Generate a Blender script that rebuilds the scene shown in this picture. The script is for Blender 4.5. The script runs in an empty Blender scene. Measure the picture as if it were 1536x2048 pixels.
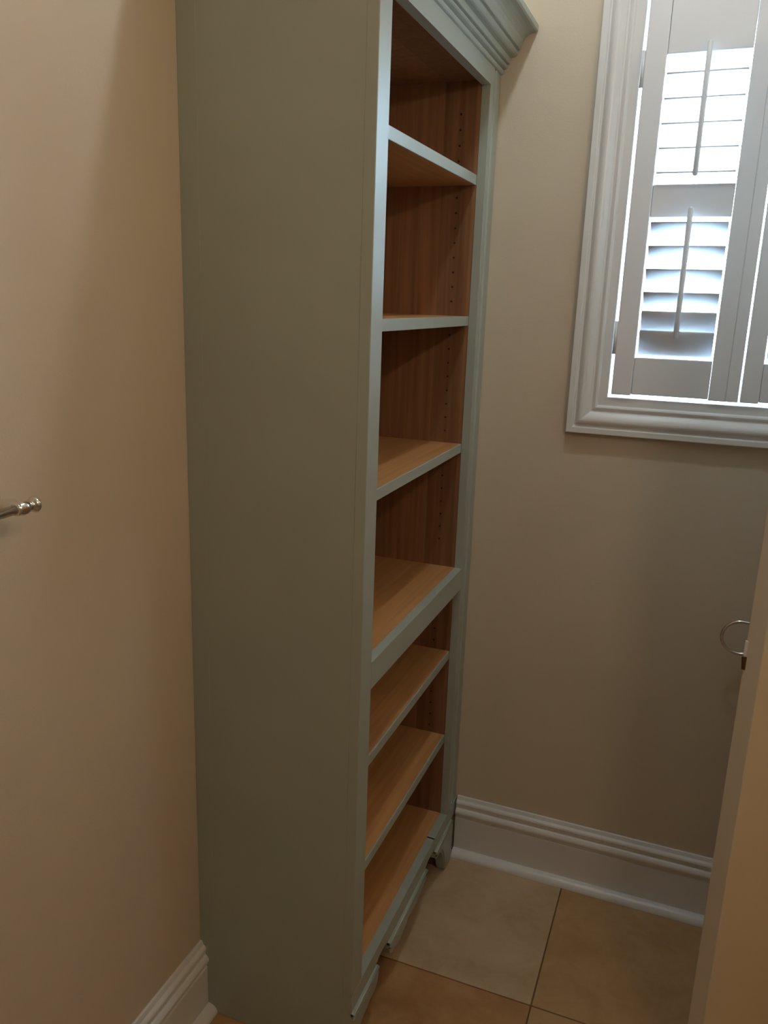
import bpy, math, random
from mathutils import Vector, Matrix
random.seed(7)
scene = bpy.context.scene
col = scene.collection

# ---------------------------------------------------------------- measured room constants (metres)
YB = 1.9774            # back wall
XR = 1.45              # right wall
YF = -1.25             # wall behind the camera
ZC = 2.74              # ceiling
D, XS = 0.3497, 0.3299 # bookcase front plane, shelf front plane
Y0 = 1.2371            # near side of the bookcase
YN, YFAR = Y0 + .0509, 1.8886

# ---------------------------------------------------------------- camera
yaw, pitch, roll, fpx = 0.3772, -0.2532, 0.0296, 1647.0
cy, sy, cp, sp = math.cos(yaw), math.sin(yaw), math.cos(pitch), math.sin(pitch)
F = Vector((-sy*cp, cy*cp, sp)); R0 = Vector((cy, sy, 0)); U0 = R0.cross(F)
R = math.cos(roll)*R0 + math.sin(roll)*U0
U = -math.sin(roll)*R0 + math.cos(roll)*U0
cam = bpy.data.cameras.new('camera'); camo = bpy.data.objects.new('camera', cam); col.objects.link(camo)
m = Matrix((R, U, -F)).transposed().to_4x4(); m.translation = Vector((0.8448, 0, 1.5))
camo.matrix_world = m
cam.sensor_fit = 'HORIZONTAL'; cam.sensor_width = 36; cam.lens = fpx/1536*36
cam.shift_x = 31.04/1536; cam.clip_start = .02
scene.camera = camo

# ---------------------------------------------------------------- world, exposure
w = bpy.data.worlds.new('sky'); scene.world = w; w.use_nodes = True
bg = w.node_tree.nodes['Background']
bg.inputs[0].default_value = (0.50, 0.77, 1.0, 1); bg.inputs[1].default_value = 27.0
scene.view_settings.view_transform = 'Standard'; scene.view_settings.look = 'None'
scene.view_settings.gamma = 1; scene.view_settings.use_curve_mapping = False
scene.view_settings.exposure = 0.10

LAMP_W, VANITY_W, HALL_W = 11.0, 2.8, 13.0
# portal so that the daylight through the window samples well
pl = bpy.data.lights.new('window_portal', 'AREA'); pl.shape = 'RECTANGLE'; pl.size = .60; pl.size_y = .90
pl.cycles.is_portal = True
po = bpy.data.objects.new('window_portal', pl); col.objects.link(po)
po.location = (.925, YB+.11, 1.72); po.rotation_euler = (math.radians(-90), 0, 0)

# ---------------------------------------------------------------- materials
def srgb(r, g, b):
    f = lambda c: (c/255/12.92 if c/255 <= .04045 else ((c/255+.055)/1.055)**2.4)
    return (f(r), f(g), f(b), 1)
def mat(name, color, rough=.5, metal=0, noise=0.0, scale=8, bump=0.0, bscale=200, spec=.5, coords='Object', stretch=None, color2=None):
    M = bpy.data.materials.new(name); M.use_nodes = True; nt = M.node_tree; N = nt.nodes; L = nt.links
    b = N['Principled BSDF']; b.inputs['Roughness'].default_value = rough; b.inputs['Metallic'].default_value = metal
    b.inputs['Specular IOR Level'].default_value = spec
    b.inputs['Base Color'].default_value = color
    tc = N.new('ShaderNodeNewGeometry'); src = tc.outputs['Position']
    if stretch:
        mp = N.new('ShaderNodeMapping'); mp.inputs['Scale'].default_value = stretch; L.new(src, mp.inputs[0]); src = mp.outputs[0]
    if noise or color2:
        n = N.new('ShaderNodeTexNoise'); n.inputs['Scale'].default_value = scale; n.inputs['Detail'].default_value = 5
        L.new(src, n.inputs['Vector'])
        mx = N.new('ShaderNodeMix'); mx.data_type = 'RGBA'
        c2 = color2 or tuple(c*(1-noise) for c in color[:3])+(1,)
        mx.inputs[6].default_value = color; mx.inputs[7].default_value = c2
        mr = N.new('ShaderNodeMapRange'); mr.inputs[1].default_value = .35; mr.inputs[2].default_value = .65
        L.new(n.outputs[0], mr.inputs[0]); L.new(mr.outputs[0], mx.inputs[0]); L.new(mx.outputs[2], b.inputs['Base Color'])
    if bump:
        n2 = N.new('ShaderNodeTexNoise'); n2.inputs['Scale'].default_value = bscale; n2.inputs['Detail'].default_value = 3
        L.new(tc.outputs['Position'], n2.inputs['Vector'])
        bp = N.new('ShaderNodeBump'); bp.inputs['Strength'].default_value = bump; bp.inputs['Distance'].default_value = .001
        L.new(n2.outputs[0], bp.inputs['Height']); L.new(bp.outputs[0], b.inputs['Normal'])
    return M

M_wall = mat('wall_paint', (.66, .555, .43, 1), .62, noise=.04, scale=3, bump=.25, bscale=260)
M_ceil = mat('ceiling_paint', (.78, .76, .70, 1), .8, bump=.2, bscale=200)
M_trim = mat('trim_paint', (.76, .74, .73, 1), .33, noise=.03, scale=6)
M_shut = mat('shutter_paint', (.80, .79, .82, 1), .4, noise=.02, scale=6)
M_door = mat('door_paint', (.68, .60, .49, 1), .45, noise=.04, scale=5, bump=.1, bscale=120)
M_case = mat('bookcase_paint', (.39, .42, .37, 1), .38, noise=.05, scale=5, bump=.12, bscale=160)
M_chrome = mat('chrome', (.80, .78, .75, 1), .14, metal=1)
M_nickel = mat('brushed_metal', (.45, .42, .38, 1), .35, metal=1)
M_dark = mat('hole_shade', (.015, .010, .008, 1), .9)
M_grout = mat('grout', srgb(120, 84, 50), .9, noise=.2, scale=60)
M_bolt = mat('latch_brass', (.20, .13, .07, 1), .4, metal=1)

def wood(name, base, dark, scale, planks=False):
    M = bpy.data.materials.new(name); M.use_nodes = True; nt = M.node_tree; N = nt.nodes; L = nt.links
    b = N['Principled BSDF']; b.inputs['Roughness'].default_value = .42
    g = N.new('ShaderNodeNewGeometry')
    mp = N.new('ShaderNodeMapping'); mp.inputs['Scale'].default_value = scale; L.new(g.outputs['Position'], mp.inputs[0])
    n = N.new('ShaderNodeTexNoise'); n.inputs['Scale'].default_value = 1; n.inputs['Detail'].default_value = 6; n.inputs['Distortion'].default_value = .6
    L.new(mp.outputs[0], n.inputs['Vector'])
    mx = N.new('ShaderNodeMix'); mx.data_type = 'RGBA'; mx.inputs[6].default_value = dark; mx.inputs[7].default_value = base
    mr = N.new('ShaderNodeMapRange'); mr.inputs[1].default_value = .32; mr.inputs[2].default_value = .68
    L.new(n.outputs[0], mr.inputs[0]); L.new(mr.outputs[0], mx.inputs[0])
    out = mx.outputs[2]
    if planks:   # glued-up boards: each board has its own tone
        sep = N.new('ShaderNodeSeparateXYZ'); L.new(g.outputs['Position'], sep.inputs[0])
        mu = N.new('ShaderNodeMath'); mu.operation = 'MULTIPLY_ADD'; mu.inputs[1].default_value = 14.0; mu.inputs[2].default_value = .5
        L.new(sep.outputs[0], mu.inputs[0])
        fl = N.new('ShaderNodeMath'); fl.operation = 'FLOOR'; L.new(mu.outputs[0], fl.inputs[0])
        wn = N.new('ShaderNodeTexWhiteNoise'); wn.noise_dimensions = '1D'; L.new(fl.outputs[0], wn.inputs['W'])
        mr2 = N.new('ShaderNodeMapRange'); mr2.inputs[3].default_value = .78; mr2.inputs[4].default_value = 1.15
        L.new(wn.outputs[0], mr2.inputs[0])
        hs = N.new('ShaderNodeHueSaturation'); L.new(mr2.outputs[0], hs.inputs['Value']); L.new(out, hs.inputs['Color']); out = hs.outputs[0]
    L.new(out, b.inputs['Base Color'])
    bp = N.new('ShaderNodeBump'); bp.inputs['Strength'].default_value = .15; bp.inputs['Distance'].default_value = .001
    L.new(n.outputs[0], bp.inputs['Height']); L.new(bp.outputs[0], b.inputs['Normal'])
    return M
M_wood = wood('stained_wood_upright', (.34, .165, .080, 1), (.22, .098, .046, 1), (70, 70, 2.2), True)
M_shelf = wood('stained_wood_lit', (.60, .30, .115, 1), (.47, .22, .078, 1), (60, 2.5, 60))  # same stain as uprights; window light on shelves is in the paler colour

def tile_mat(name, c1, c2, seed):
    M = bpy.data.materials.new(name); M.use_nodes = True; nt = M.node_tree; N = nt.nodes; L = nt.links
    b = N['Principled BSDF']; b.inputs['Roughness'].default_value = .38
    g = N.new('ShaderNodeNewGeometry')
    mp = N.new('ShaderNodeMapping'); mp.inputs['Location'].default_value = (seed*3.1, seed*1.7, 0); L.new(g.outputs['Position'], mp.inputs[0])
    n = N.new('ShaderNodeTexNoise'); n.inputs['Scale'].default_value = 9; n.inputs['Detail'].default_value = 9; n.inputs['Distortion'].default_value = .8
    L.new(mp.outputs[0], n.inputs['Vector'])
    n2 = N.new('ShaderNodeTexNoise'); n2.inputs['Scale'].default_value = 55; n2.inputs['Detail'].default_value = 4
    L.new(mp.outputs[0], n2.inputs['Vector'])
    ad = N.new('ShaderNodeMath'); ad.operation = 'MULTIPLY_ADD'; ad.inputs[1].default_value = .35; L.new(n2.outputs[0], ad.inputs[0]); L.new(n.outputs[0], ad.inputs[2])
    mr = N.new('ShaderNodeMapRange'); mr.inputs[1].default_value = .48; mr.inputs[2].default_value = .88; L.new(ad.outputs[0], mr.inputs[0])
    mx = N.new('ShaderNodeMix'); mx.data_type = 'RGBA'; mx.inputs[6].default_value = c1; mx.inputs[7].default_value = c2
    L.new(mr.outputs[0], mx.inputs[0]); L.new(mx.outputs[2], b.inputs['Base Color'])
    bp = N.new('ShaderNodeBump'); bp.inputs['Strength'].default_value = .2; bp.inputs['Distance'].default_value = .001
    L.new(ad.outputs[0], bp.inputs['Height']); L.new(bp.outputs[0], b.inputs['Normal'])
    return M
T_cream = tile_mat('travertine_cream', (.47, .33, .19, 1), (.58, .43, .27, 1), 1)
T_honey = tile_mat('travertine_honey', (.40, .235, .10, 1), (.50, .32, .155, 1), 2)
T_rust = tile_mat('travertine_rust', (.34, .165, .060, 1), (.46, .27, .12, 1), 3)

# ---------------------------------------------------------------- mesh helpers
class MB:
    def __init__(s): s.v = []; s.f = []; s.smooth = []
    def add(s, vs, fs, smooth=False):
        o = len(s.v); s.v += [tuple(v) for v in vs]; s.f += [tuple(i+o for i in f) for f in fs]; s.smooth += [smooth]*len(fs)
        return s
    def box(s, a, b):
        (x0, y0, z0), (x1, y1, z1) = a, b
        vs = [(x0,y0,z0),(x1,y0,z0),(x1,y1,z0),(x0,y1,z0),(x0,y0,z1),(x1,y0,z1),(x1,y1,z1),(x0,y1,z1)]
        return s.add(vs, [(0,3,2,1),(4,5,6,7),(0,1,5,4),(1,2,6,5),(2,3,7,6),(3,0,4,7)])
    def prism(s, poly, fn, t0, t1, smooth=False):
        n = len(poly); vs = [fn(a, b, t0) for a, b in poly]+[fn(a, b, t1) for a, b in poly]
        fs = [(i, (i+1) % n, n+(i+1) % n, n+i) for i in range(n)]
        o = len(s.v); s.add(vs, fs, smooth)
        s.f += [tuple(o+i for i in range(n))[::-1], tuple(o+n+i for i in range(n))]; s.smooth += [False]*2
        return s
    def tube(s, pts, rad, seg=16, closed=False):
        P = [Vector(p) for p in pts]; n = len(P); rings = []
        if not hasattr(rad, '__len__'): rad = [rad]*n
        prev = None
        for i in range(n):
            if closed: t = (P[(i+1) % n]-P[i-1]).normalized()
            else: t = (P[min(i+1, n-1)]-P[max(i-1, 0)]).normalized()
            if prev is None:
                a = Vector((0,0,1)) if abs(t.z) < .9 else Vector((1,0,0)); nn = t.cross(a).normalized()
            else: nn = (prev-t*prev.dot(t)).normalized()
            prev = nn; bb = t.cross(nn)
            rings.append([P[i]+rad[i]*(math.cos(2*math.pi*k/seg)*nn+math.sin(2*math.pi*k/seg)*bb) for k in range(seg)])
        vs = [v for r in rings for v in r]; fs = []
        for i in range(n if closed else n-1):
            j = (i+1) % n
            for k in range(seg): fs.append((i*seg+k, i*seg+(k+1) % seg, j*seg+(k+1) % seg, j*seg+k))
        if not closed: fs += [tuple(range(seg))[::-1], tuple((n-1)*seg+k for k in range(seg))]
        return s.add(vs, fs, True)
    def lathe(s, prof, origin, axis, seg=32):     # prof = [(dist along axis, radius)]
        o = Vector(origin); a = Vector(axis).normalized()
        return s.tube([o+a*d for d, r in prof], [max(r, 1e-4) for d, r in prof], seg)
    def build(s, name, material, parent=None, bevel=0, seg=2, angle=40):
        me = bpy.data.meshes.new(name); me.from_pydata(s.v, [], s.f); me.validate(); me.update()
        import bmesh as bmm
        b = bmm.new(); b.from_mesh(me); bmm.ops.recalc_face_normals(b, faces=b.faces); b.to_mesh(me); b.free()
        if len(s.smooth) == len(me.polygons):
            for p, sm in zip(me.polygons, s.smooth): p.use_smooth = sm
        me.materials.append(material)
        o = bpy.data.objects.new(name, me); col.objects.link(o)
        if parent: o.parent = parent; o.matrix_parent_inverse = parent_inv(parent)
        if bevel:
            bv = o.modifiers.new('bevel', 'BEVEL'); bv.width = bevel; bv.segments = seg; bv.limit_method = 'ANGLE'; bv.angle_limit = math.radians(angle)
            bv.harden_normals = False
        return o
def parent_inv(p):          # every part keeps world coordinates; empties carry a location
    return Matrix.Translation(-p.location) if p.type == 'EMPTY' else Matrix.Identity(4)
def empty(name, loc):
    o = bpy.data.objects.new(name, None); col.objects.link(o); o.location = loc; o.empty_display_size = .1; return o
def tag(o, label, cat, group=None):
    o['label'] = label; o['category'] = cat
    if group: o['group'] = group
    return o
def struct(o, label=None):
    o['kind'] = 'structure'
    if label: o['label'] = label
    return o
fX = lambda a, b, t: (t, a, b)     # profile in yz swept along x
fY = lambda a, b, t: (a, t, b)     # profile in xz swept along y
fZ = lambda a, b, t: (a, b, t)
def miter_sweep(mb, path, prof, place, closed=False):
    """path: 2-D points (outward = left-hand normal); prof: (out, height); place(p2d, height)->3D"""
    n = len(path); P = [Vector(p) for p in path]; rings = []
    for i in range(n):
        def nrm(a, b): d = (b-a).normalized(); return Vector((-d.y, d.x))
        if closed or 0 < i < n-1:
            n1 = nrm(P[i-1], P[i]); n2 = nrm(P[i], P[(i+1) % n]); mm = (n1+n2)/(1+n1.dot(n2))
        elif i == 0: mm = nrm(P[0], P[1])
        else: mm = nrm(P[-2], P[-1])
        rings.append([place(P[i]+mm*o, h) for o, h in prof])
    k = len(prof); vs = [v for r in rings for v in r]; fs = []
    for i in range(n if closed else n-1):
        j = (i+1) % n
        for a in range(k): fs.append((i*k+a, i*k+(a+1) % k, j*k+(a+1) % k, j*k+a))
    if not closed: fs += [tuple(range(k))[::-1], tuple((n-1)*k+a for a in range(k))]
    mb.add(vs, fs)
    return mb
def arc(cx, cz, r, a0, a1, n=8, ry=None):
    ry = r if ry is None else ry
    return [(cx+r*math.cos(math.radians(a0+(a1-a0)*i/n)), cz+ry*math.sin(math.radians(a0+(a1-a0)*i/n))) for i in range(n+1)]

# ================================================================= ROOM SHELL
T = .12
struct(MB().box((-T, YF-T, 0), (0, YB+T, ZC)).build('wall_left', M_wall))
struct(MB().box((0, YF-T, 0), (XR, YF, ZC)).build('wall_front', M_wall))
struct(MB().box((-T, YF-T, ZC), (XR+1.6, YB+T, ZC+.1)).build('ceiling', M_ceil))
# back wall with the window opening
WX0, WX1, WZ0, WZ1 = .6475, 1.2025, 1.2975, 2.125
b = MB()
b.box((0, YB, 0), (WX0-.01, YB+.16, ZC)).box((WX1+.01, YB, 0), (XR+1.6, YB+.16, ZC))
b.box((WX0-.01, YB, 0), (WX1+.01, YB+.16, WZ0-.01)).box((WX0-.01, YB, WZ1+.01), (WX1+.01, YB+.16, ZC))
struct(b.build('wall_back', M_wall))
# right wall with the doorway the open door belongs to
DY0, DY1, DZ = 1.185, 1.905, 2.05
b = MB()
b.box((XR, YF-T, 0), (XR+.115, DY0, ZC)).box((XR, DY1, 0), (XR+.115, YB, ZC)).box((XR, DY0, DZ), (XR+.115, DY1, ZC))
struct(b.build('wall_right', M_wall))
b = MB()
b.box((XR+1.5, YF-T, 0), (XR+1.6, YB, ZC)).box((XR+.115, -.5, 0), (XR+1.5, -.4, ZC))
struct(b.build('wall_hallway', M_wall))

# floor: grout bed and each tile
fl = struct(MB().box((-T, YF-T, -.05), (XR+1.6, YB+.16, -.0022)).build('floor', M_grout))
JX, JY, P_ = .6590, 1.5299, .4575
xs = [JX+P_*k for k in range(-2, 6)]; ys = [JY+P_*k for k in range(-7, 2)]
pattern = {(1, 7): T_cream, (2, 7): T_honey, (1, 6): T_rust, (2, 6): T_honey, (0, 7): T_rust, (0, 6): T_honey}
cyc = [T_honey, T_cream, T_rust, T_cream, T_honey]
g = .0016
for i in range(len(xs)-1):
    for j in range(len(ys)-1):
        x0, x1, y0_, y1_ = max(xs[i], 0)+g, min(xs[i+1], XR+1.5)-g, max(ys[j], YF)+g, min(ys[j+1], YB)-g
        if x1-x0 < .02 or y1_-y0_ < .02: continue
        dz = random.uniform(-.0004, .0)
        MB().box((x0, y0_, -.010), (x1, y1_, dz)).build('tile', pattern.get((i, j), cyc[(i*2+j*3) % 5]), fl, bevel=.0008, seg=1)

# baseboards with a shoe moulding
bb = [(0,0),(.017,0),(.017,.113),(.0145,.1145),(.0145,.1175),(.0175,.120)]+[(.0165+.0045*math.sin(math.pi*t/6), .121+.020*t/6) for t in range(7)]+\
     [(.0125,.1430),(.0125,.1490),(.0145,.1505)]+[(.0135+.002*math.sin(math.pi*t/4), .152+.010*t/4) for t in range(5)]+[(.0085,.1665),(.0065,.1715),(.005,.1755),(0,.1755)]
qr = [(.017,0),(.0395,0)]+arc(.017, 0, .0225, 0, 90, 14, .020)[1:]
def baseboard(name, place, t0, t1):
    o = struct(MB().prism(bb, place, t0, t1).build(name, M_trim, bevel=.0006, seg=1))
    MB().prism(qr, place, t0, t1).build('shoe_moulding', M_trim, o)
baseboard('baseboard_left', lambda a, b, t: (a, t, b), YF, Y0)
baseboard('baseboard_back', lambda a, b, t: (t, YB-a, b), D+.004, XR)
baseboard('baseboard_right', lambda a, b, t: (XR-a, t, b), YF, DY0-.085)
baseboard('baseboard_front', lambda a, b, t: (t, YF+a, b), 0, XR)

M_paving = mat('paving', (.30, .30, .28, 1), .9, noise=.2, scale=2, bump=.5, bscale=30)
struct(MB().box((-25, YB+.17, -.8), (25, YB+45, -.6)).build('ground', M_paving), 'pale ground outside the window')
# ================================================================= WINDOW
cas = [(0,0),(0,.0215),(.0010,.0225),(.0125,.0225),(.0145,.0215),(.0155,.0160),(.0185,.0160)]+\
      [(.0190+.030*t/8, .0165+.0085*math.sin(math.pi*min(1,(t/8))**.8)) for t in range(1, 9)]+\
      [(.0505,.0130),(.0540,.0125),(.0575,.0150),(.0610,.0160),(.0645,.0145),(.0670,.0115),(.0800,.0105),(.0855,.0105),(.0860,.0095),(.0860,0)]
CX0, CX1, CZ0, CZ1 = .5610, 1.2890, 1.2110, 2.2115
path = [(CX0, CZ0), (CX1, CZ0), (CX1, CZ1), (CX0, CZ1)]
struct(miter_sweep(MB(), path, cas, lambda p, h: (p.x, YB-h, p.y), True).build('trim_1', M_trim, bevel=.0006, seg=1), 'white profiled casing framing the shuttered window')
# jamb lining
win = struct(empty('window_1', (.925, YB+.1, 1.3)))
b = MB()
for a, c in (((WX0-.01, WZ0-.01), (WX0, WZ1+.01)), ((WX1, WZ0-.01), (WX1+.01, WZ1+.01)), ((WX0, WZ0-.01), (WX1, WZ0)), ((WX0, WZ1), (WX1, WZ1+.01))):
    b.box((a[0], YB-.0095, a[1]), (c[0], YB+.155, c[1]))
b.build('jamb', M_trim, win)
b = MB(); yf0, yf1 = YB+.115, YB+.145
b.box((WX0, yf0, WZ0), (WX0+.03, yf1, WZ1)).box((WX1-.03, yf0, WZ0), (WX1, yf1, WZ1))
b.box((WX0+.03, yf0, WZ0), (WX1-.03, yf1, WZ0+.03)).box((WX0+.03, yf0, WZ1-.03), (WX1-.03, yf1, WZ1))
b.build('sash', M_trim, win, bevel=.002)
M_glass = bpy.data.materials.new('clear_glass'); M_glass.use_nodes = True
nt = M_glass.node_tree; nt.nodes.remove(nt.nodes['Principled BSDF'])
tr = nt.nodes.new('ShaderNodeBsdfTransparent'); gl = nt.nodes.new('ShaderNodeBsdfGlossy'); gl.inputs['Roughness'].default_value = .02
mi = nt.nodes.new('ShaderNodeMixShader'); mi.inputs[0].default_value = .06
nt.links.new(tr.outputs[0], mi.inputs[1]); nt.links.new(gl.outputs[0], mi.inputs[2]); nt.links.new(mi.outputs[0], nt.nodes['Material Output'].inputs[0])
MB().box((WX0+.028, YB+.128, WZ0+.028), (WX1-.028, YB+.132, WZ1-.028)).build('pane', M_glass, win)

# ---- shutters
SY0, SY1 = YB-.019, YB+.009         # front and back of the shutter panels
def slat_mesh(xa, xb, zc, tilt, name, parent):
    W_, H_ = .0315, .0034
    prof = []
    for k in range(16):
        a = 2*math.pi*k/16; u, v = W_*math.cos(a), H_*math.sin(a)
        ca, sa = math.cos(tilt), math.sin(tilt)
        prof.append(((SY0+SY1)/2+u*ca-v*sa, zc+u*sa+v*ca))
    return MB().prism(prof, fX, xa, xb, True).build(name, M_shut, parent)
def shutter(x0, x1, sl, sr, label, hinge_left):
    root = tag(empty('plantation_shutter', (x0, (SY0+SY1)/2, 1.305)), label, 'shutter', 'white louvred shutter panels in the window')
    zb, zt = 1.3050, 2.1120
    b = MB().box((x0, SY0, zb), (x0+sl, SY1, zt)); b.build('stile', M_shut, root, bevel=.0022)
    # right stile with a rebate that takes the neighbouring panel
    xr = x1-sr
    prof = [(xr, SY0), (x1-.026, SY0), (x1-.0255, SY0+.0025), (x1-.0245, SY0+.0025), (x1-.024, SY0+.0005), (x1, SY0+.0010), (x1, SY1), (xr, SY1)] if hinge_left else \
           [(xr, SY0), (x1, SY0), (x1, SY1), (xr, SY1)]
    MB().prism(prof, fZ, zb, zt).build('stile', M_shut, root, bevel=.0012)
    a, c = x0+sl+.0006, xr-.0006
    for z0, z1 in ((zb+.0025, 1.3900), (1.6865, 1.7530), (2.0040, zt-.002)):
        MB().box((a, SY0+.0018, z0), (c, SY1-.002, z1)).build('rail', M_shut, root, bevel=.0018)
    xm = (a+c)/2
    for zc, deg in ((1.4215, 66), (1.4640, 64), (1.5125, 39), (1.5625, 35), (1.6120, 31), (1.6610, 29)):   # lower tier, room edge up
        slat_mesh(a+.0035, c-.0035, zc, math.radians(-deg), 'slat', root)
    for k in range(5):       # upper tier, open
        slat_mesh(a+.0035, c-.0035, 1.7793+.0475*k, math.radians(11), 'slat', root)
    def rod(z0, z1):
        y = SY0-.013
        pr = [(z0, .0008), (z0+.0012, .0042), (z0+.004, .0058), (z1-.004, .0058), (z1-.0012, .0042), (z1, .0008)]
        MB().lathe([(z-z0, r) for z, r in pr], (xm, y, z0), (0, 0, 1), 14).build('tilt_rod', M_shut, root)
    rod(1.4340, 1.7060); rod(1.7660, 2.0200)
    hx = x0-.0062 if hinge_left else x1
    for z0, z1 in ((1.3955, 1.4680), (1.9430, 2.0130)):
        h = MB().box((hx, SY0+.001, z0), (hx+.0062, SY0+.0035, z1))
        h.tube([(hx+.0031, SY0-.0005, z0), (hx+.0031, SY0-.0005, z1)], .0033, 10)
        h.build('hinge', M_trim, root)
    return root
shutter(.6550, .9210, .0430, .0600, 'white louvred shutter panel nearest the green bookcase, both tilt rods in view', True)
shutter(.9250, 1.1960, .0370, .0430, 'white louvred shutter panel cut by the right edge of the picture', False)

# ================================================================= BOOKCASE
bc = tag(empty('bookcase', (0.0, Y0, 0)), 'tall pale green painted bookcase with stained wood shelves and crown, against the left wall', 'bookcase')
ZT = 1.9518; YE = YB-.0015; YI = Y0+.0195           # rail underside, far end, inner near face
# near side panel: flat panel plus a scribe strip at the wall
MB().box((.030, Y0+.0003, .0), (D-.019, YI, 2.0)).build('side_panel', M_case, bc, bevel=.001)
MB().prism([(0.0005, Y0), (.036, Y0), (.0385, Y0+.0012), (.0385, Y0+.012), (.0005, Y0+.012)], lambda a, b, t: (a, b, t), 0, 2.0).build('scribe_strip', M_case, bc)
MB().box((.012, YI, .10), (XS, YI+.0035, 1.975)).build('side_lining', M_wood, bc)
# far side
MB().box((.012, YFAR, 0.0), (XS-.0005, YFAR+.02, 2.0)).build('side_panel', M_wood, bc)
# shelf pin holes: discs painted dark as shade, two columns on the far side
b = MB()
for z0, z1 in ((.93, 1.14), (1.20, 1.44), (1.50, 1.75), (1.80, 1.90), (.42, .60), (.66, .77)):
    z = z0
    while z < z1:
        for x in (.2870, .0750):
            b.lathe([(0, .0022), (.0012, .0022)], (x, YFAR-.0008, z), (0, 1, 0), 8)
        z += .032
ph = b.build('pin_holes', M_dark, bc); ph['kind'] = 'stuff'
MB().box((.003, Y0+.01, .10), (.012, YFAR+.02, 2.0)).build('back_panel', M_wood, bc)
# face frame
MB().box((XS-.001, Y0-.0005, .1662), (D, YN, 1.9905)).build('stile', M_case, bc, bevel=.0016)
st = [(XS, YFAR), (D, YFAR), (D, 1.9150), (D-.0045, 1.9165), (D-.0050, 1.9300), (D-.0020, 1.9330), (D-.0005, 1.9380), (D-.0005, 1.9450), (D-.0020, 1.9480), (D-.0020, YE), (XS, YE)]
MB().prism(st, fZ, .1662, 1.9905).build('stile', M_case, bc, bevel=.0008)
MB().box((XS, YN, ZT), (D-.0002, YFAR, 1.9905)).build('top_rail', M_case, bc)
MB().box((XS, YN, .8071), (D-.0002, YFAR, .8609)).build('middle_rail', M_case, bc, bevel=.0008)
# shelves, each with its painted front edge
def shelf(zt, th=.0211, edge=True, xf=XS):
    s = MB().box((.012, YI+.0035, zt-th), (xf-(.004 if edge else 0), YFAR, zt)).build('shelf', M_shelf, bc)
    if edge: MB().box((xf-.004, YI+.0036, zt-th), (xf, YFAR-.0004, zt+.0002)).build('front_edge', M_case, s, bevel=.0006, seg=1)
for z in (1.7710, 1.4676, 1.1712, .6366, .3996): shelf(z)
shelf(.8609, .02, False); shelf(.1660, .02, False)
MB().box((.012, YI+.0035, 1.962), (XS, YFAR, 1.98)).build('top_panel', M_wood, bc)
# base: rail with shaped lower edge
def smooth_pts(pts, n=6):
    out = []
    P = [pts[0]]+pts+[pts[-1]]
    for i in range(1, len(P)-2):
        for k in range(n):
            t = k/n; a, b_, c, d = (Vector(P[i+j]) for j in (-1, 0, 1, 2))
            v = .5*((2*b_)+(-a+c)*t+(2*a-5*b_+4*c-d)*t*t+(-a+3*b_-3*c+d)*t**3); out.append((v.x, v.y))
    out.append(pts[-1]); return out
def strip_mesh(low, ztop, x0, x1):          # board whose lower edge follows `low` (y, z)
    mb = MB(); n = len(low)
    vs = []
    for y, z in low: vs += [(x0, y, z), (x1, y, z), (x1, y, ztop), (x0, y, ztop)]
    fs = []
    for i in range(n-1):
        for k in range(4): fs.append((i*4+k, i*4+(k+1) % 4, (i+1)*4+(k+1) % 4, (i+1)*4+k))
    fs += [(3, 2, 1, 0), tuple((n-1)*4+k for k in range(4))]
    return mb.add(vs, fs)
low = smooth_pts([(Y0-.0005, .125), (1.36, .125), (1.3745, .128), (1.390, .1335), (1.407, .1345), (1.424, .1335), (1.440, .128), (1.455, .125), (1.575, .125),
                  (1.695, .125), (1.708, .128), (1.724, .1335), (1.742, .1345), (1.760, .1335), (1.778, .128), (1.79, .125), (YE, .125)], 4)
strip_mesh(low, .1660, XS, D).build('bottom_rail', M_case, bc, bevel=.0006, seg=1)
def bracket(name, pts):
    lowp = smooth_pts(pts, 5)
    lowp = [(y, max(z, 0.0)) for y, z in lowp]
    o = strip_mesh(lowp, .1260, D-.0192, D+.0040).build(name, M_case, bc, bevel=.0035, seg=3, angle=50)
    y0_, y1_ = pts[0][0], pts[-1][0]
    q = [(D-.001, .1195), (D+.0045, .1195)]+arc(D+.0045, .1222, .0027, -90, 90, 6)+[(D-.001, .1262)]
    MB().prism(q, lambda a, b, t: (a, t, b), y0_, y1_, True).build('bead', M_case, o)
    # second, lower ogee layer standing proud like the carved edge
    lp2 = [(y, min(z+.012, .112)) for y, z in lowp]
    strip_mesh(lp2, .1120, D+.0035, D+.0062).build('raised_edge', M_case, o, bevel=.0012, seg=2, angle=50)
    return o
bracket('bracket_foot', [(Y0-.001, 0.0), (1.252, 0.0), (1.262, .012), (1.268, .040), (1.279, .060), (1.300, .068), (1.318, .0700), (1.330, .0760), (1.345, .0740), (1.360, .0755), (1.3685, .085), (1.3735, .102), (1.3745, .119)])
bracket('centre_pendant', [(1.4405, .119), (1.443, .105), (1.452, .090), (1.468, .0835), (1.482, .0830), (1.495, .0760), (1.512, .0735), (1.540, .0785), (1.556, .0830), (1.5645, .0860), (1.575, .0920),
                           (1.590, .0870), (1.612, .0850), (1.640, .0850), (1.662, .0905), (1.680, .0925), (1.694, .0960), (1.703, .1040), (1.7085, .119)])
bracket('bracket_foot', [(1.7795, .119), (1.7815, .108), (1.789, .100), (1.802, .098), (1.815, .099), (1.828, .092), (1.842, .078), (1.856, .058), (1.866, .034), (1.876, .010), (1.886, 0.0), (1.930, 0.0)])
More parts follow.
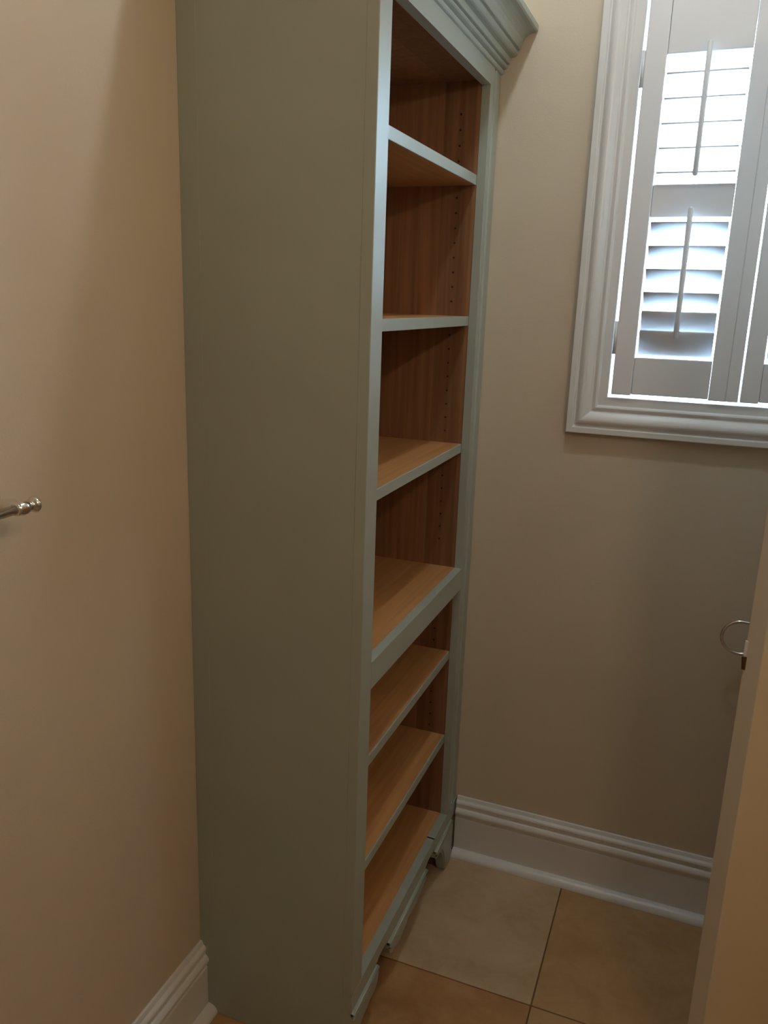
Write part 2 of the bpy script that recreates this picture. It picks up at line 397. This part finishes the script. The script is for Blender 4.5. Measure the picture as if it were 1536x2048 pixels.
# block behind the far foot, flaring to the floor
pf = [(D-.05, 0), (D-.001, 0), (D+.001, .012), (D-.003, .030), (D-.009, .045), (D-.006, .065), (D-.002, .090), (D-.002, .126), (D-.05, .126)]
MB().prism(pf, fY, 1.9302, YE-.034).build('foot_block', M_case, bc, bevel=.001)
# crown moulding, mitred round the near corner, dying into the back wall
cr = [(-.012, 1.9895), (.0010, 1.9895), (.0042, 1.9905), (.0060, 1.9935), (.0060, 1.9970), (.0035, 1.9985), (.0035, 1.9995), (.0080, 2.0005), (.0115, 2.0020), (.0135, 2.0045), (.0135, 2.0070), (.0105, 2.0085), (.0105, 2.0098),
      (.0170, 2.0105), (.0180, 2.0120), (.0182, 2.0215), (.0175, 2.0225), (.0265, 2.0240), (.0300, 2.0255), (.0330, 2.0285), (.0345, 2.0325), (.0340, 2.0350), (.0325, 2.0360), (.0325, 2.0370), (.0385, 2.0376), (.0400, 2.0400)]+\
     [(.0405+.0290*(1-math.cos(math.radians(a))), 2.0410+.0285*math.sin(math.radians(a))) for a in (15, 30, 45, 60, 75, 88)]+\
     [(.0715, 2.0700), (.0748, 2.0722), (.0750, 2.0840), (-.012, 2.0840)]
miter_sweep(MB(), [(D, YE), (D, Y0), (.001, Y0)], cr, lambda p, h: (p.x, p.y, h)).build('crown_moulding', M_case, bc, bevel=.0005, seg=1)
MB().box((.001, Y0+.02, 2.0), (D-.013, YE, 2.02)).build('top_board', M_case, bc)

# ================================================================= TOWEL BAR (left wall, mostly out of frame)
tb = tag(empty('towel_bar', (0, .69, 1.232)), 'chrome towel bar with a turned finial end on the left wall beside the bookcase', 'towel bar')
BX, BZ = .070, 1.2325
PY = .7725     # post axis
MB().tube([(BX, .13, BZ), (BX, PY-.012, BZ)], .0062, 20).build('bar', M_chrome, tb)
fin = [(-.0135, .0060), (-.0130, .0080), (-.0110, .0087), (-.0095, .0080), (-.0080, .0082), (-.0040, .0094), (0, .0098), (.0045, .0092), (.0080, .0076), (.0105, .0062), (.0130, .0061), (.0145, .0078),
       (.0160, .0095), (.0185, .0106), (.0210, .0104), (.0225, .0092), (.0232, .0080), (.0240, .0060), (.0250, .0030), (.0254, .0004)]
MB().lathe(fin, (BX, PY, BZ), (0, 1, 0), 32).build('finial', M_chrome, tb)
MB().lathe([(d*1.0, r) for d, r in fin], (BX, .120, BZ), (0, -1, 0), 32).build('finial', M_chrome, tb)
for yp in (PY, .12):
    b = MB().lathe([(0, .0290), (.003, .0290), (.006, .0265), (.009, .0190), (.012, .0130), (.016, .0100), (.022, .0080), (.034, .0072), (.044, .0080), (.050, .0092), (.056, .0086), (.060, .0070), (.068, .0065)], (0, yp, BZ), (1, 0, 0), 32)
    b.build('post', M_chrome, tb)

# ================================================================= PAPER HOLDER RING on the back wall, half behind the door
tr_ = tag(empty('paper_holder', (1.04, YB, .80)), 'small chrome ring holder on the back wall, half hidden by the open door', 'holder')
rc = Vector((.9935, YB-.052, .7830)); rr = .0385
pts = [(rc.x+rr*math.cos(math.radians(a)), rc.y, rc.z+rr*math.sin(math.radians(a))) for a in range(78, 303, 8)]
pts = [(rc.x+.045, rc.y, rc.z+rr-.003), (rc.x+.025, rc.y, rc.z+rr-.0005)]+pts
MB().tube(pts, .0042, 14).build('ring_arm', M_chrome, tr_)
MB().lathe([(0, .024), (.004, .024), (.008, .018), (.012, .010), (.040, .008), (.052, .009), (.062, .007), (.066, .001)], (rc.x+.045, YB, rc.z+rr-.003), (0, -1, 0), 28).build('wall_post', M_chrome, tr_)

# ================================================================= OPEN DOOR on the right
ed = Vector((.9625, 1.4, 0)); ax = Vector((.68, .733, 0)).normalized(); nf = Vector((ax.y, -ax.x, 0))   # leaf axis, visible face normal
LEN, TH = .700, .035
def dp(a, t, z): return ed+ax*a+nf*t+Vector((0, 0, z))
def dbox(mb, a0, a1, t0, t1, z0, z1):
    vs = [dp(a, t, z) for z in (z0, z1) for a, t in ((a0, t0), (a1, t0), (a1, t1), (a0, t1))]
    return mb.add(vs, [(0,3,2,1),(4,5,6,7),(0,1,5,4),(1,2,6,5),(2,3,7,6),(3,0,4,7)])
door = struct(dbox(MB(), 0, LEN, 0, TH, .012, 2.035).build('door_1', M_door, bevel=.0025), 'painted door leaf standing open at the right edge')
dbox(MB(), -.0015, .0005, -.0006, .0042, .945, .976).build('latch_plate', M_trim, door, bevel=.0004, seg=1)
mb = MB(); mb.add([dp(a, t, z) for z, k in ((.926, .4), (.949, 1)) for a, t in ((-.0005, -.0004), (.003, .0005), (.003, .006), (-.0005, .006), (-.0055*k, .0040), (-.0060*k, .0005))],
       [(0,1,2,3,4,5), (6,7,8,9,10,11), (0,1,7,6), (1,2,8,7), (2,3,9,8), (3,4,10,9), (4,5,11,10), (5,0,6,11)])
mb.build('latch_bolt', M_bolt, door)
for side, s in ((TH, 1),):
    b = MB(); o = dp(.062, side, .935)
    b.lathe([(0, .027), (.004, .027), (.008, .022), (.010, .012), (.040, .010), (.045, .011)], o, nf*s, 28)
    q = o+nf*s*.045
    b.tube([q, q+ax*.03, q+ax*.07+Vector((0, 0, .003)), q+ax*.11], [.010, .009, .008, .007], 16)
    b.build('lever_handle', M_chrome, door)
# door casing on the right wall
pth = [(DY0, 0), (DY0, DZ), (DY1, DZ), (DY1, 0)]
cz = [(0,0),(0,.012),(.020,.013),(.026,.017),(.052,.019),(.060,.016),(.064,.016),(.066,.021),(.078,.021),(.078,0)]
dl = .070
b = MB()
b.box((XR-.018, DY0-.075, 0), (XR, DY0, DZ+.075)).box((XR-.018, DY0, DZ), (XR, DY1, DZ+.075)).box((XR-.018, DY1, 0), (XR, YB-.002, DZ+.075))
struct(b.build('trim_2', M_trim, bevel=.004), 'white casing round the doorway in the right wall')

# ================================================================= LAMPS
def emit(name, color, strength):
    M = bpy.data.materials.new(name); M.use_nodes = True; nt = M.node_tree; N = nt.nodes
    b = N['Principled BSDF']; b.inputs['Base Color'].default_value = (.8, .8, .8, 1)
    b.inputs['Emission Color'].default_value = color; b.inputs['Emission Strength'].default_value = strength
    return M
def lamp(name, label, loc, r, power, color, parts):
    root = tag(empty(name, loc), label, 'light'); parts(root)
    return root
def point(loc, r, power, color, parent):
    l = bpy.data.lights.new('bulb_light', 'POINT'); l.energy = power; l.color = color; l.shadow_soft_size = r
    o = bpy.data.objects.new('bulb_light', l); col.objects.link(o); o.parent = parent; o.location = Vector(loc)-parent.location
    return o
WARM = (1.0, .79, .55)
LX, LY, LZ = .663, 1.352, 2.665
root = tag(empty('ceiling_light', (LX, LY, ZC)), 'round flush ceiling light with a metal rim above the bookcase corner', 'light')
MB().lathe([(0, .060), (.030, .060), (.034, .050)], (LX, LY, ZC), (0, 0, -1), 36).build('canopy', M_nickel, root)
point((LX, LY, LZ), .035, LAMP_W, (.78, .93, 1.0), root)
root = tag(empty('vanity_light', (XR, .35, 2.08)), 'three bulb vanity light on the right wall above the camera', 'light')
MB().box((XR-.02, .08, 2.03), (XR, .62, 2.13)).build('back_plate', M_chrome, root, bevel=.004)
for yy in (.17, .35, .53):
    MB().lathe([(0, .018), (.05, .018), (.055, .012)], (XR-.02, yy, 2.08), (-1, 0, 0), 20).build('socket', M_chrome, root)
    point((XR-.125, yy, 2.08), .035, VANITY_W, WARM, root)
root = tag(empty('hallway_light', (XR+.80, 1.0, ZC)), 'flush ceiling light in the hallway beyond the doorway', 'light')
MB().lathe([(0, .09), (.03, .09), (.034, .08)], (XR+.80, 1.0, ZC), (0, 0, -1), 30).build('canopy', M_nickel, root)
point((XR+.80, 1.0, ZC-.12), .07, HALL_W, (1.0, .66, .30), root)
